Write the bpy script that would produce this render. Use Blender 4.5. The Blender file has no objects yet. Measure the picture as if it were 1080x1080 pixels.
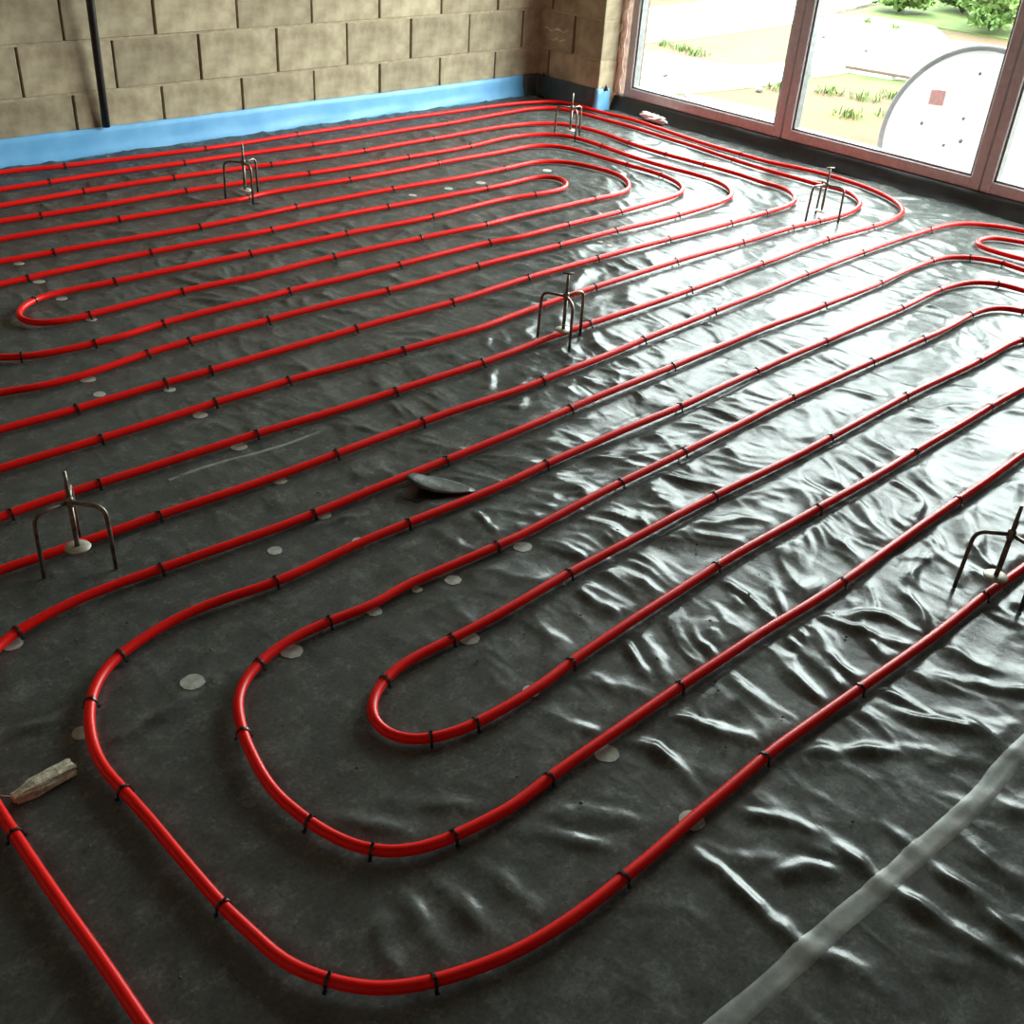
import bpy, bmesh, math, random
import numpy as np
from mathutils import Vector, Matrix

# ------------------------------------------------------------------ scene, camera, light
scn = bpy.context.scene
col = scn.collection
PI = math.pi
random.seed(7)

cd = bpy.data.cameras.new('camera')
cam = bpy.data.objects.new('camera', cd)
col.objects.link(cam)
cd.sensor_width = 36.0
cd.sensor_fit = 'HORIZONTAL'
cd.lens = 1141.396 / 1080.0 * 36.0
cd.clip_start = 0.05
cd.clip_end = 200
_r = Vector((0.72137182, -0.68969884, 0.06275508))
_u = Vector((0.33334342, 0.42521621, 0.84147094))
_f = Vector((0.60704601, 0.58609443, -0.53664556))
mw = Matrix((( _r.x, _u.x, -_f.x, -3.592657), (_r.y, _u.y, -_f.y, -5.192479), (_r.z, _u.z, -_f.z, 1.485052), (0, 0, 0, 1)))
cam.matrix_world = mw
scn.camera = cam

SKY = 19.0
world = bpy.data.worlds.new('overcast_sky')
scn.world = world
world.use_nodes = True
bg = world.node_tree.nodes['Background']
bg.inputs[0].default_value = (0.90, 0.995, 0.985, 1)
bg.inputs[1].default_value = SKY

# daylight portal in the glazed wall (guides the sky light into the room)
pl = bpy.data.lights.new('window_daylight', 'AREA')
pl.shape = 'RECTANGLE'
pl.size = 2.4
pl.size_y = 3.6
pl.cycles.is_portal = True
po = bpy.data.objects.new('window_daylight', pl)
po.location = (2.03, -2.36, 1.28)
po.rotation_euler = (0, math.radians(90), 0)
col.objects.link(po)

scn.view_settings.view_transform = 'Standard'
scn.view_settings.look = 'None'
scn.view_settings.gamma = 1.0
scn.view_settings.use_curve_mapping = False
scn.view_settings.exposure = 0.12

# ------------------------------------------------------------------ measured layout (millimetres on the floor)
RUNS={
'far':[(-3900,-6200),(-3900,-3000),(-3900,-500),(-3860,-250),(-3750,-150),(-3000,-110),(-1792,-106),(-1638,-125),(-1509,-146),(-1334,-154),(-820,-197),(-517,-193),(-264,-188),(183,-173),(706,-165),(1121,-177),(1321,-187),(1497,-219),(1637,-291),(1699,-439),(1705,-634),(1696,-836),(1667,-1084),(1635,-1426),(1628,-1714),(1625,-1890),(1679,-2083),(1693,-2223),(1682,-2359),(1655,-2501),(1607,-2624),(1542,-2727),(1462,-2797),(1355,-2838),(1210,-2851),(1077,-2848),(740,-2826),(253,-2847),(209,-2845),(-295,-2865),(-861,-2868),(-1074,-2867),(-1383,-2882),(-1749,-2874),(-1984,-2869),(-2225,-2857),(-2482,-2849),(-2671,-2843),(-2778,-2843),(-2891,-2847),(-2915,-2851),(-3260,-2851),(-3373,-2804),(-3420,-2691),(-3420,-2551),(-3420,-2411),(-3420,-2271),(-3420,-2131),(-3420,-1991),(-3420,-1851),(-3420,-1710),(-3420,-1570),(-3420,-1430),(-3420,-1290),(-3420,-1150),(-3420,-1010),(-3420,-870),(-3420,-730),(-3373,-617),(-3260,-570),(-1981,-570),(-1623,-555),(-1182,-566),(-767,-586),(-700,-601),(-149,-615),(325,-606),(927,-599),(1089,-630),(1209,-707),(1264,-845),(1272,-1024),(1247,-1208),(1238,-1490),(1256,-1729),(1269,-1945),(1245,-2155),(1257,-2234),(1207,-2331),(1139,-2395),(1045,-2426),(841,-2437),(547,-2437),(119,-2423),(-335,-2415),(-730,-2418),(-1137,-2436),(-1545,-2430),(-1942,-2429),(-2091,-2432),(-2245,-2428),(-2401,-2428),(-2531,-2430),(-2639,-2432),(-2741,-2428),(-2900,-2428),(-3013,-2381),(-3060,-2268),(-3060,-2125),(-3060,-1982),(-3060,-1839),(-3060,-1696),(-3060,-1552),(-3060,-1409),(-3060,-1266),(-3060,-1123),(-3013,-1010),(-2900,-963),(-2142,-963),(-1914,-973),(-1654,-976),(-1353,-992),(-1073,-999),(-1018,-979),(-526,-999),(40,-998),(548,-996),(662,-988),(784,-1029),(849,-1128),(871,-1318),(882,-1526),(892,-1696),(875,-1835),(834,-1921),(769,-1984),(664,-2021),(486,-2035),(234,-2048),(-128,-2049),(-458,-2048),(-569,-2028),(-1054,-2027),(-1533,-2020),(-1686,-2029),(-1852,-2024),(-2045,-2029),(-2213,-2056),(-2304,-2053),(-2368,-2052),(-2439,-2042),(-2505,-2026),(-2561,-1986),(-2540,-1986),(-2653,-1939),(-2700,-1826),(-2700,-1698),(-2700,-1569),(-2653,-1456),(-2540,-1409),(-2325,-1409),(-2232,-1403),(-1971,-1395),(-1748,-1398),(-1301,-1423),(-1236,-1419),(-613,-1423),(-62,-1447),(120,-1443),(224,-1435),(311,-1439),(373,-1486),(365,-1567),(307,-1634),(239,-1657),(153,-1654),(68,-1646),(-53,-1624),(-541,-1639),(-1004,-1622),(-1420,-1611),(-1450,-1611),(-1705,-1609),(-2004,-1600),(-2154,-1594),(-2240,-1596),(-2293,-1610),(-2341,-1641),(-2378,-1677),(-2399,-1731),(-2393,-1781),(-2353,-1816),(-2289,-1832),(-2208,-1828),(-2051,-1821),(-1844,-1812),(-1556,-1823),(-1194,-1819),(-764,-1835),(-415,-1854),(-262,-1843),(81,-1848),(275,-1848),(404,-1853),(510,-1836),(596,-1786),(648,-1723),(693,-1628),(690,-1516),(657,-1363),(591,-1273),(475,-1231),(312,-1243),(16,-1249),(-447,-1226),(-954,-1214),(-1175,-1227),(-1453,-1227),(-1788,-1216),(-2030,-1203),(-2238,-1196),(-2720,-1196),(-2833,-1243),(-2880,-1356),(-2880,-1495),(-2880,-1634),(-2880,-1773),(-2880,-1912),(-2880,-2051),(-2833,-2164),(-2720,-2211),(-2652,-2211),(-2582,-2238),(-2494,-2245),(-2420,-2243),(-2317,-2232),(-2203,-2215),(-2041,-2208),(-1797,-2203),(-1738,-2200),(-1237,-2214),(-805,-2209),(-615,-2212),(-360,-2217),(12,-2223),(424,-2229),(708,-2217),(821,-2203),(939,-2158),(1009,-2084),(1056,-1968),(1053,-1817),(1034,-1641),(1030,-1398),(1045,-1194),(1054,-1024),(1015,-895),(901,-820),(743,-792),(413,-825),(-27,-827),(-612,-819),(-901,-796),(-1237,-774),(-1565,-775),(-1891,-767),(-2059,-758),(-3090,-758),(-3203,-805),(-3250,-918),(-3250,-1059),(-3250,-1200),(-3250,-1341),(-3250,-1482),(-3250,-1623),(-3250,-1764),(-3250,-1905),(-3250,-2046),(-3250,-2187),(-3250,-2328),(-3250,-2469),(-3203,-2582),(-3090,-2629),(-2823,-2629),(-2702,-2633),(-2546,-2634),(-2378,-2632),(-2203,-2628),(-2071,-2632),(-1962,-2629),(-1776,-2640),(-1536,-2655),(-1221,-2669),(-1037,-2653),(-581,-2634),(-94,-2626),(371,-2635),(554,-2637),(749,-2638),(943,-2652),(1182,-2664),(1318,-2641),(1397,-2600),(1477,-2511),(1510,-2422),(1483,-2313),(1479,-2172),(1467,-2001),(1485,-1770),(1517,-1518),(1534,-1230),(1555,-958),(1538,-785),(1525,-561),(1483,-399),(1338,-338),(1168,-347),(629,-382),(184,-383),(-293,-389),(-633,-375),(-806,-372),(-1024,-373),(-1465,-352),(-1682,-357),(-1892,-350),(-3000,-340),(-3500,-360),(-3650,-420),(-3700,-600),(-3700,-3000),(-3700,-6200)],
'r14':[(-3480,-6200),(-3480,-5000),(-3480,-3400),(-3440,-3220),(-3320,-3100),(-2998,-3056),(-2915,-3061),(-2820,-3060),(-2740,-3062),(-2627,-3064),(-2476,-3074),(-2355,-3078),(-2104,-3082),(-1797,-3079),(-1455,-3091),(-1324,-3089),(-1069,-3083),(-801,-3070),(-27,-3043),(272,-3026),(721,-3017),(1121,-3023),(1297,-3030),(1438,-3046),(1526,-3074),(1614,-3150),(1662,-3223),(1683,-3306),(1720,-3420),(1730,-3700),(1730,-6200)],
'r15':[(-3285,-6200),(-3285,-5000),(-3279,-4242),(-3277,-4123),(-3278,-4008),(-3277,-3885),(-3275,-3791),(-3273,-3728),(-3262,-3560),(-3210,-3410),(-3099,-3301),(-3061,-3286),(-2997,-3272),(-2931,-3263),(-2833,-3260),(-2730,-3266),(-2486,-3284),(-2327,-3286),(-2133,-3285),(-1894,-3284),(-1642,-3286),(-1387,-3278),(-903,-3271),(-397,-3260),(-340,-3261),(23,-3269),(438,-3267),(663,-3253),(882,-3256),(989,-3277),(1072,-3335),(1116,-3401),(1133,-3468),(1116,-3561),(1145,-3680),(1150,-4000),(1150,-6200)],
'a':[(950,-6200),(950,-4200),(930,-3850),(874,-3669),(860,-3570),(786,-3497),(700,-3468),(575,-3455),(244,-3465),(-276,-3461),(-626,-3461),(-1113,-3473),(-1418,-3468),(-1690,-3468),(-1823,-3475),(-2162,-3465),(-2339,-3461),(-2558,-3470),(-2699,-3450),(-2795,-3449),(-2873,-3464),(-2928,-3480),(-2976,-3505),(-3012,-3538),(-3042,-3579),(-3062,-3617),(-3081,-3666),(-3094,-3717),(-3098,-3766),(-3095,-3813),(-3094,-3867),(-3093,-3914),(-3094,-3999),(-3093,-4076),(-3092,-4147),(-3083,-4221),(-3079,-4279),(-3064,-4320),(-3042,-4361),(-3019,-4395),(-2992,-4423),(-2960,-4444),(-2925,-4462),(-2875,-4482),(-2837,-4494),(-2806,-4504),(-2739,-4515),(-2664,-4522),(-2573,-4523),(-2473,-4522),(-2374,-4517),(-2276,-4517),(-2136,-4514),(-1982,-4520),(-1829,-4529),(-1637,-4540),(-1453,-4546),(-1325,-4547),(-1100,-4556),(-500,-4570),(-200,-4620),(-80,-4750),(-50,-4950),(-50,-6200)],
'b':[(750,-6200),(750,-4200),(730,-3950),(644,-3773),(624,-3724),(590,-3692),(516,-3669),(423,-3662),(185,-3673),(-302,-3661),(-765,-3651),(-1327,-3662),(-1602,-3663),(-1843,-3671),(-2013,-3675),(-2219,-3666),(-2347,-3659),(-2429,-3670),(-2537,-3660),(-2620,-3657),(-2683,-3665),(-2741,-3684),(-2791,-3712),(-2824,-3747),(-2843,-3783),(-2864,-3832),(-2881,-3889),(-2900,-3979),(-2899,-4030),(-2899,-4016),(-2893,-4083),(-2879,-4142),(-2864,-4181),(-2848,-4207),(-2823,-4233),(-2782,-4257),(-2719,-4274),(-2657,-4282),(-2600,-4289),(-2505,-4283),(-2376,-4283),(-2235,-4282),(-2118,-4281),(-1965,-4285),(-1812,-4288),(-1672,-4295),(-1518,-4299),(-1237,-4294),(-935,-4293),(-718,-4294),(-514,-4292),(-100,-4300),(60,-4360),(140,-4500),(150,-4700),(150,-6200)],
'c':[(550,-6200),(550,-4400),(530,-4150),(470,-3980),(362,-3899),(29,-3889),(-459,-3873),(-903,-3875),(-1214,-3871),(-1449,-3862),(-1744,-3863),(-2003,-3863),(-2201,-3871),(-2294,-3871),(-2381,-3870),(-2444,-3866),(-2508,-3867),(-2559,-3877),(-2601,-3897),(-2635,-3922),(-2654,-3950),(-2661,-3985),(-2654,-4020),(-2632,-4049),(-2595,-4071),(-2551,-4086),(-2508,-4093),(-2418,-4098),(-2329,-4096),(-2232,-4085),(-2076,-4078),(-1905,-4072),(-1702,-4065),(-1497,-4068),(-1277,-4073),(-1040,-4081),(-778,-4081),(-544,-4082),(-296,-4082),(-55,-4086),(150,-4100),(270,-4160),(340,-4300),(350,-4500),(350,-6200)],
's':[(1540,-6200),(1540,-3800),(1535,-3500),(1509,-3384),(1473,-3310),(1446,-3266),(1371,-3244),(1305,-3251),(1260,-3287),(1247,-3338),(1253,-3412),(1263,-3495),(1310,-3620),(1330,-3900),(1330,-6200)],
}
CLIPS={
'far':[(-1509,-146),(-820,-197),(-1682,-357),(-1024,-373),(-1623,-555),(-1182,-566),(-1891,-767),(-1237,-774),(-1654,-976),(-1073,-999),(-2030,-1203),(-1453,-1227),(-2232,-1403),(-1748,-1398),(-2004,-1600),(-2293,-1610),(-1450,-1611),(-2208,-1828),(-1844,-1812),(-2045,-2029),(-2302,-2048),(-2040,-2207),(-264,-188),(1121,-177),(-293,-389),(629,-382),(-700,-601),(-149,-615),(325,-606),(-612,-819),(-27,-827),(413,-825),(-526,-999),(40,-998),(-954,-1214),(-447,-1226),(270,-1243),(-1236,-1419),(-613,-1423),(-62,-1447),(-1004,-1622),(-541,-1639),(-1194,-1819),(-764,-1835),(-415,-1854),(-1533,-2020),(-1054,-2027),(-569,-2028),(-1738,-2200),(-1237,-2214),(-805,-2209),(-1137,-2436),(-1545,-2430),(68,-1646),(275,-1848),(-128,-2049),(234,-2048),(-360,-2217),(12,-2223),(424,-2229),(-730,-2418),(-335,-2415),(119,-2423),(547,-2437),(823,-2430),(-581,-2634),(-94,-2626),(371,-2635),(-861,-2868),(-295,-2865),(209,-2845),(1628,-1714),(1485,-1770),(1256,-1729),(1238,-1490),(1247,-1208),(1047,-1183),(882,-1526),(894,-1757),(749,-2638),(943,-2652),(740,-2826),(1077,-2848),(-2502,-2024),(-2203,-2215),(-2531,-2430),(-2245,-2428),(-2091,-2432),(-2546,-2634),(-2203,-2628),(-2891,-2847),(-2671,-2843),(-2225,-2857),(-1962,-2629),(-1536,-2655),(-1749,-2874),(-1383,-2882)],
'r14':[(272,-3026),(721,-3017),(1297,-3030),(-2627,-3064),(-2104,-3082),(-1797,-3079),(-801,-3070),(-1324,-3089),(-385,-3050)],
'r15':[(23,-3269),(438,-3267),(882,-3256),(1070,-3334),(1133,-3468),(-2731,-3269),(-2327,-3286),(-1894,-3284),(-1387,-3278),(-903,-3271),(-3061,-3286),(-3275,-3791)],
'a':[(244,-3465),(575,-3455),(860,-3570),(-2162,-3465),(-2558,-3470),(-1690,-3468),(-1113,-3473),(-688,-3461),(-276,-3461),(-2928,-3480),(-3042,-3579),(-3095,-3813),(-3092,-4147),(-3042,-4361),(-2925,-4462),(-2573,-4523),(-2145,-4506),(-1831,-4529),(-1306,-4547)],
'b':[(423,-3662),(640,-3765),(-2059,-3672),(-1602,-3663),(-1327,-3662),(-765,-3651),(-302,-3661),(30,-3672),(-1518,-4296),(-935,-4293),(-2864,-3833),(-2743,-3674),(-2537,-3660),(-2888,-4082),(-2118,-4281),(-2505,-4283),(-2848,-4207),(-2719,-4274)],
'c':[(-2003,-3863),(-1451,-3863),(-1702,-4065),(-903,-3875),(-459,-3873),(29,-3889),(347,-3899),(-1277,-4073),(-778,-4081),(-296,-4082),(-2567,-3880),(-2381,-3870),(-2595,-4071),(-2508,-4093),(-2232,-4085)],
's':[],
}
DOTS=[(-2855,-3632),(-2650,-3676),(-2435,-3677),(-2311,-3674),(-2224,-3698),(-2002,-3701),(-2335,-3879),(-2351,-4084),(-2362,-4303),(-2367,-4513),(-3082,-3626),(-3075,-3296),(-2298,-3440),(-2295,-3288),(-2288,-3084),(-2475,-3346),(-2252,-2449),(-2264,-2644),(-2275,-2866),(-2408,-2247),(-2176,-1210),(-2194,-1419),(-2199,-1612),(-2200,-1835),(-393,-1312),(-178,-1319),(20,-1329),(465,-1343),(-132,-2254),(-134,-2310),(-2427,-2359)]
RIDGES=[[(-2428,-4530),(-2427,-4701),(-2444,-4804),(-2412,-4888),(-2412,-4962)],[(-2233,-4584),(-2213,-4735),(-2233,-4818),(-2221,-4917),(-2207,-5057),(-2196,-5143)],[(-2108,-4755),(-2118,-4830),(-2139,-4938),(-2155,-5033),(-2168,-5101)],[(-2855,-4235),(-2864,-4357),(-2891,-4457)],[(-2805,-4273),(-2797,-4384),(-2805,-4482)],[(-2899,-4279),(-2964,-4414)],[(-2725,-4308),(-2717,-4412),(-2721,-4498)],[(-2864,-4086),(-2750,-4233)],[(-2753,-4117),(-2617,-4271)],[(-2575,-4312),(-2435,-4460)],[(-2629,-4320),(-2516,-4469)],[(-1653,-4597),(-1552,-4763),(-1508,-4845)],[(-1836,-4549),(-1801,-4655),(-1753,-4738),(-1738,-4846)],[(-2081,-4527),(-1874,-4705)],[(-2260,-4751),(-2307,-4705),(-2358,-4681)],[(-1746,-4840),(-1731,-4703),(-1744,-4667)],[(-3202,-3548),(-3058,-3570)],[(-3072,-3696),(-2901,-3666),(-2739,-3662)],[(-1652,-4336),(-1538,-4429),(-1531,-4532)],[(-1672,-4311),(-1625,-4455),(-1596,-4555)],[(-2276,-4562),(-2269,-4588),(-2230,-4644)],[(-2362,-4203),(-2282,-4354),(-2294,-4478)],[(-2200,-4286),(-2162,-4388),(-2103,-4489)],[(-2066,-4064),(-2134,-4230)],[(-2012,-4087),(-2116,-4245)],[(-2017,-3903),(-2033,-4049)],[(-1722,-4092),(-1744,-4217),(-1815,-4416)],[(-1973,-3303),(-1977,-3404)],[(-1993,-3479),(-2015,-3644)],[(-1336,-3033),(-1497,-3157),(-1534,-3091)],[(-1312,-2875),(-1509,-3030)],[(-1871,-3098),(-1825,-3269)],[(-1975,-2948),(-1906,-3057)],[(-2399,-3272),(-2228,-3351)]]
TAPE=[(-2680,-4787),(-2564,-4797),(-2431,-4804),(-2351,-4808),(-2233,-4818),(-2113,-4824),(-2012,-4832),(-1919,-4836),(-1793,-4833),(-1627,-4836)]
CREASE_GLARE=[(-2510,-2912),(-2394,-2910),(-2171,-2931),(-2049,-2928)]

# ------------------------------------------------------------------ materials
MAT = {}
def new_mat(name):
    m = bpy.data.materials.new(name)
    m.use_nodes = True
    nt = m.node_tree
    b = nt.nodes['Principled BSDF']
    MAT[name] = m
    return m, nt, b

def N(nt, kind, **kw):
    n = nt.nodes.new(kind)
    for k, v in kw.items():
        if k in n.inputs:
            n.inputs[k].default_value = v
        else:
            setattr(n, k, v)
    return n

def coords(nt, scale=(1, 1, 1), rot=(0, 0, 0), kind='Object'):
    tc = nt.nodes.new('ShaderNodeTexCoord')
    mp = nt.nodes.new('ShaderNodeMapping')
    mp.inputs['Scale'].default_value = scale
    mp.inputs['Rotation'].default_value = rot
    nt.links.new(tc.outputs[kind], mp.inputs['Vector'])
    return mp.outputs['Vector']

def ramp(nt, fac, stops):
    r = nt.nodes.new('ShaderNodeValToRGB')
    el = r.color_ramp.elements
    el[0].position, el[0].color = stops[0][0], (*stops[0][1], 1)
    el[1].position, el[1].color = stops[-1][0], (*stops[-1][1], 1)
    for p, c in stops[1:-1]:
        e = el.new(p)
        e.color = (*c, 1)
    nt.links.new(fac, r.inputs['Fac'])
    return r.outputs['Color']

def noise(nt, vec, scale, detail=4, rough=0.6, dist=0.0):
    n = N(nt, 'ShaderNodeTexNoise', Scale=scale, Detail=detail, Roughness=rough, Distortion=dist)
    if vec is not None:
        nt.links.new(vec, n.inputs['Vector'])
    return n.outputs['Fac']

def bump(nt, b, h, strength, dist, prev=None):
    bm_ = N(nt, 'ShaderNodeBump', Strength=strength, Distance=dist)
    nt.links.new(h, bm_.inputs['Height'])
    if prev is not None:
        nt.links.new(prev, bm_.inputs['Normal'])
    nt.links.new(bm_.outputs['Normal'], b.inputs['Normal'])
    return bm_.outputs['Normal']

def simple(name, c1, c2, scale=20, rough=0.5, metal=0.0, bmp=0.0, bdist=0.002, spec=0.5, detail=4, lo=.35, hi=.65):
    m, nt, b = new_mat(name)
    v = coords(nt)
    f = noise(nt, v, scale, detail)
    nt.links.new(ramp(nt, f, [(lo, c1), (hi, c2)]), b.inputs['Base Color'])
    b.inputs['Roughness'].default_value = rough
    b.inputs['Metallic'].default_value = metal
    b.inputs['Specular IOR Level'].default_value = spec
    if bmp:
        bump(nt, b, f, bmp, bdist)
    return m

# black polythene, dusty in cloudy patches, fine crumple relief
m, nt, b = new_mat('polythene')
v = coords(nt)
f1 = noise(nt, v, 2.2, 6, .65)
f2 = noise(nt, v, 120, 4, .7)
f3 = noise(nt, v, 14, 6, .7)
mx = N(nt, 'ShaderNodeMath', operation='MULTIPLY')
nt.links.new(f3, mx.inputs[0]); nt.links.new(f2, mx.inputs[1])
nt.links.new(ramp(nt, mx.outputs[0], [(.12, (.047, .0515, .048)), (.3, (.10, .108, .101)), (.45, (.20, .21, .19))]), b.inputs['Base Color'])
rr = N(nt, 'ShaderNodeMapRange')
nt.links.new(f3, rr.inputs['Value'])
rr.inputs['From Min'].default_value = .3; rr.inputs['From Max'].default_value = .7
rr.inputs['To Min'].default_value = .17; rr.inputs['To Max'].default_value = .33
nt.links.new(rr.outputs[0], b.inputs['Roughness'])
b.inputs['IOR'].default_value = 1.5
b.inputs['Specular IOR Level'].default_value = .165
va = coords(nt, (15, 7, 8), (0, 0, .2))
rn = N(nt, 'ShaderNodeTexNoise', Scale=1.0, Detail=3.0, Roughness=.55, Distortion=.7)
rn.noise_type = 'RIDGED_MULTIFRACTAL'
nt.links.new(va, rn.inputs['Vector'])
n1 = bump(nt, b, rn.outputs['Fac'], .34, .006)
c2 = noise(nt, coords(nt, (1, 1, 1)), 75, 4, .6, .4)
nrm = bump(nt, b, c2, .12, .004, n1)
b.inputs['Specular IOR Level'].default_value = 0.0
gls = nt.nodes.new('ShaderNodeBsdfGlossy'); lwf = nt.nodes.new('ShaderNodeLayerWeight'); mxs = nt.nodes.new('ShaderNodeMixShader')
lwf.inputs['Blend'].default_value = .5
nt.links.new(nrm, gls.inputs['Normal']); nt.links.new(nrm, lwf.inputs['Normal'])
nt.links.new(rr.outputs[0], gls.inputs['Roughness'])
gf = N(nt, 'ShaderNodeMath', operation='MULTIPLY_ADD'); gf.inputs[1].default_value = .074; gf.inputs[2].default_value = .037
nt.links.new(lwf.outputs['Facing'], gf.inputs[0]); nt.links.new(gf.outputs[0], mxs.inputs[0])
outn = nt.nodes['Material Output']
nt.links.new(b.outputs[0], mxs.inputs[1]); nt.links.new(gls.outputs[0], mxs.inputs[2]); nt.links.new(mxs.outputs[0], outn.inputs['Surface'])

simple('block', (.30, .240, .158), (.50, .42, .285), 9, .93, bmp=.5, bdist=.004, spec=.2, detail=8)
m = MAT['block']; nt = m.node_tree; b = nt.nodes['Principled BSDF']
oi = nt.nodes.new('ShaderNodeObjectInfo')
hs = nt.nodes.new('ShaderNodeHueSaturation')
mr = N(nt, 'ShaderNodeMapRange'); mr.inputs['To Min'].default_value = .82; mr.inputs['To Max'].default_value = 1.12
nt.links.new(oi.outputs['Random'], mr.inputs['Value'])
nt.links.new(mr.outputs[0], hs.inputs['Value'])
src = b.inputs['Base Color'].links[0].from_socket
nt.links.new(src, hs.inputs['Color']); nt.links.new(hs.outputs[0], b.inputs['Base Color'])
simple('mortar_dark', (.10, .062, .05), (.18, .12, .09), 40, .95, bmp=.4, spec=.1)
simple('mortar_bed', (.34, .27, .18), (.47, .385, .26), 30, .95, bmp=.6, bdist=.004, spec=.1, detail=8)
simple('red_pipe', (.84, .007, .005), (.92, .011, .008), 6, .34, spec=.22)
simple('black_plastic', (.008, .008, .008), (.02, .02, .02), 60, .35)
simple('steel', (.10, .085, .07), (.30, .26, .21), 55, .42, metal=.75, bmp=.2, bdist=.001, detail=6)
simple('zinc', (.36, .33, .27), (.55, .5, .42), 40, .5, metal=.35, bmp=.2, bdist=.001)
simple('blue_strip', (.13, .40, .72), (.20, .50, .82), 5, .42, spec=.5, bmp=.15, bdist=.004)
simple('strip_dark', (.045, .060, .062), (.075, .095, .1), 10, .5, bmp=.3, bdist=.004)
simple('black_strip', (.008, .009, .010), (.022, .024, .026), 12, .5, bmp=.4, bdist=.006)
simple('pale_patch', (0.244, 0.254, 0.225), (0.562, 0.562, 0.488), 45, .6, lo=.3, hi=.7)
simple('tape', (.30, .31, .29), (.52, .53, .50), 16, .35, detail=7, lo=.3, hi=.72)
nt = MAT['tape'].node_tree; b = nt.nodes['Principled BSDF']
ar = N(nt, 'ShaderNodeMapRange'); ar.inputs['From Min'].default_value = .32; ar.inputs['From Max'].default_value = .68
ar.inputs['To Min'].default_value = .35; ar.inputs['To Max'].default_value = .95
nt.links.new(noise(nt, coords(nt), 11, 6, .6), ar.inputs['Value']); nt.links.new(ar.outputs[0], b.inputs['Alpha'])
simple('frame_brown', (.46, .46, .475), (.56, .56, .575), 30, .45)
simple('frame_dark', (.15, .16, .16), (.22, .23, .225), 30, .4)
simple('foam', (.62, .42, .34), (.85, .66, .52), 40, .9, bmp=.8, bdist=.006)
simple('rubble', (.50, .45, .34), (.82, .76, .62), 70, .95, bmp=.8, bdist=.004, spec=.15)
simple('scrap', (.75, .76, .75), (.88, .88, .87), 30, .35)
simple('ceiling', (.62, .61, .58), (.68, .67, .64), 3, .95, spec=.1)
simple('slab', (.22, .21, .20), (.30, .29, .27), 6, .95, spec=.1)
simple('concrete_out', (0.145, 0.139, 0.119), (0.340, 0.332, 0.297), 2.5, .95, bmp=.3, bdist=.01, spec=.1, detail=8)
simple('white_board', (.82, .82, .82), (.86, .86, .86), 4, .5)
simple('grey_rim', (.17, .17, .17), (.22, .22, .22), 12, .5)
simple('pink_label', (.72, .36, .34), (.78, .48, .45), 40, .6)
simple('wood', (.05, .028, .018), (.085, .055, .035), 14, .85, bmp=.3)
simple('leaf', (0.055, 0.105, 0.020), (0.127, 0.190, 0.046), 2.2, .6, spec=.3)
simple('grass', (0.057, 0.095, 0.019), (0.114, 0.142, 0.042), 8, .7, spec=.3)
simple('verge', (.038, .060, .014), (.075, .095, .03), 3, .9, spec=.1, detail=8, bmp=.5, bdist=.03)
simple('stone', (0.067, 0.067, 0.063), (0.157, 0.153, 0.134), 9, .9, bmp=.6, bdist=.01)
simple('smear', (.70, .68, .62), (.85, .83, .78), 30, .9)
simple('outside_sheet', (0.110, 0.143, 0.143), (0.198, 0.242, 0.231), 9, .35, bmp=.5, bdist=.02)

m, nt, b = new_mat('soil')
v = coords(nt)
f = noise(nt, v, .9, 8, .65)
c = ramp(nt, f, [(.3, (.066, .042, .025)), (.5, (.08, .056, .034)), (.62, (.066, .062, .029)), (.72, (.04, .058, .018))])
nt.links.new(c, b.inputs['Base Color'])
b.inputs['Roughness'].default_value = 1.0
b.inputs['Specular IOR Level'].default_value = .1
bump(nt, b, noise(nt, v, 14, 6), .6, .03)

m, nt, b = new_mat('blockwork')
bt = N(nt, 'ShaderNodeTexBrick', Scale=1.0)
bt.inputs['Color1'].default_value = (.40, .335, .24, 1); bt.inputs['Color2'].default_value = (.34, .28, .2, 1)
bt.inputs['Mortar'].default_value = (.22, .17, .12, 1)
bt.inputs['Brick Width'].default_value = .45; bt.inputs['Row Height'].default_value = .225
bt.inputs['Mortar Size'].default_value = .006
tc = nt.nodes.new('ShaderNodeTexCoord'); sx = nt.nodes.new('ShaderNodeSeparateXYZ'); cx = nt.nodes.new('ShaderNodeCombineXYZ')
ad = N(nt, 'ShaderNodeMath', operation='ADD')
nt.links.new(tc.outputs['Object'], sx.inputs[0])
nt.links.new(sx.outputs['X'], ad.inputs[0]); nt.links.new(sx.outputs['Y'], ad.inputs[1])
nt.links.new(ad.outputs[0], cx.inputs['X']); nt.links.new(sx.outputs['Z'], cx.inputs['Y'])
nt.links.new(cx.outputs[0], bt.inputs['Vector'])
nt.links.new(bt.outputs['Color'], b.inputs['Base Color'])
b.inputs['Roughness'].default_value = .95
bump(nt, b, bt.outputs['Fac'], -.6, .006)

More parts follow.
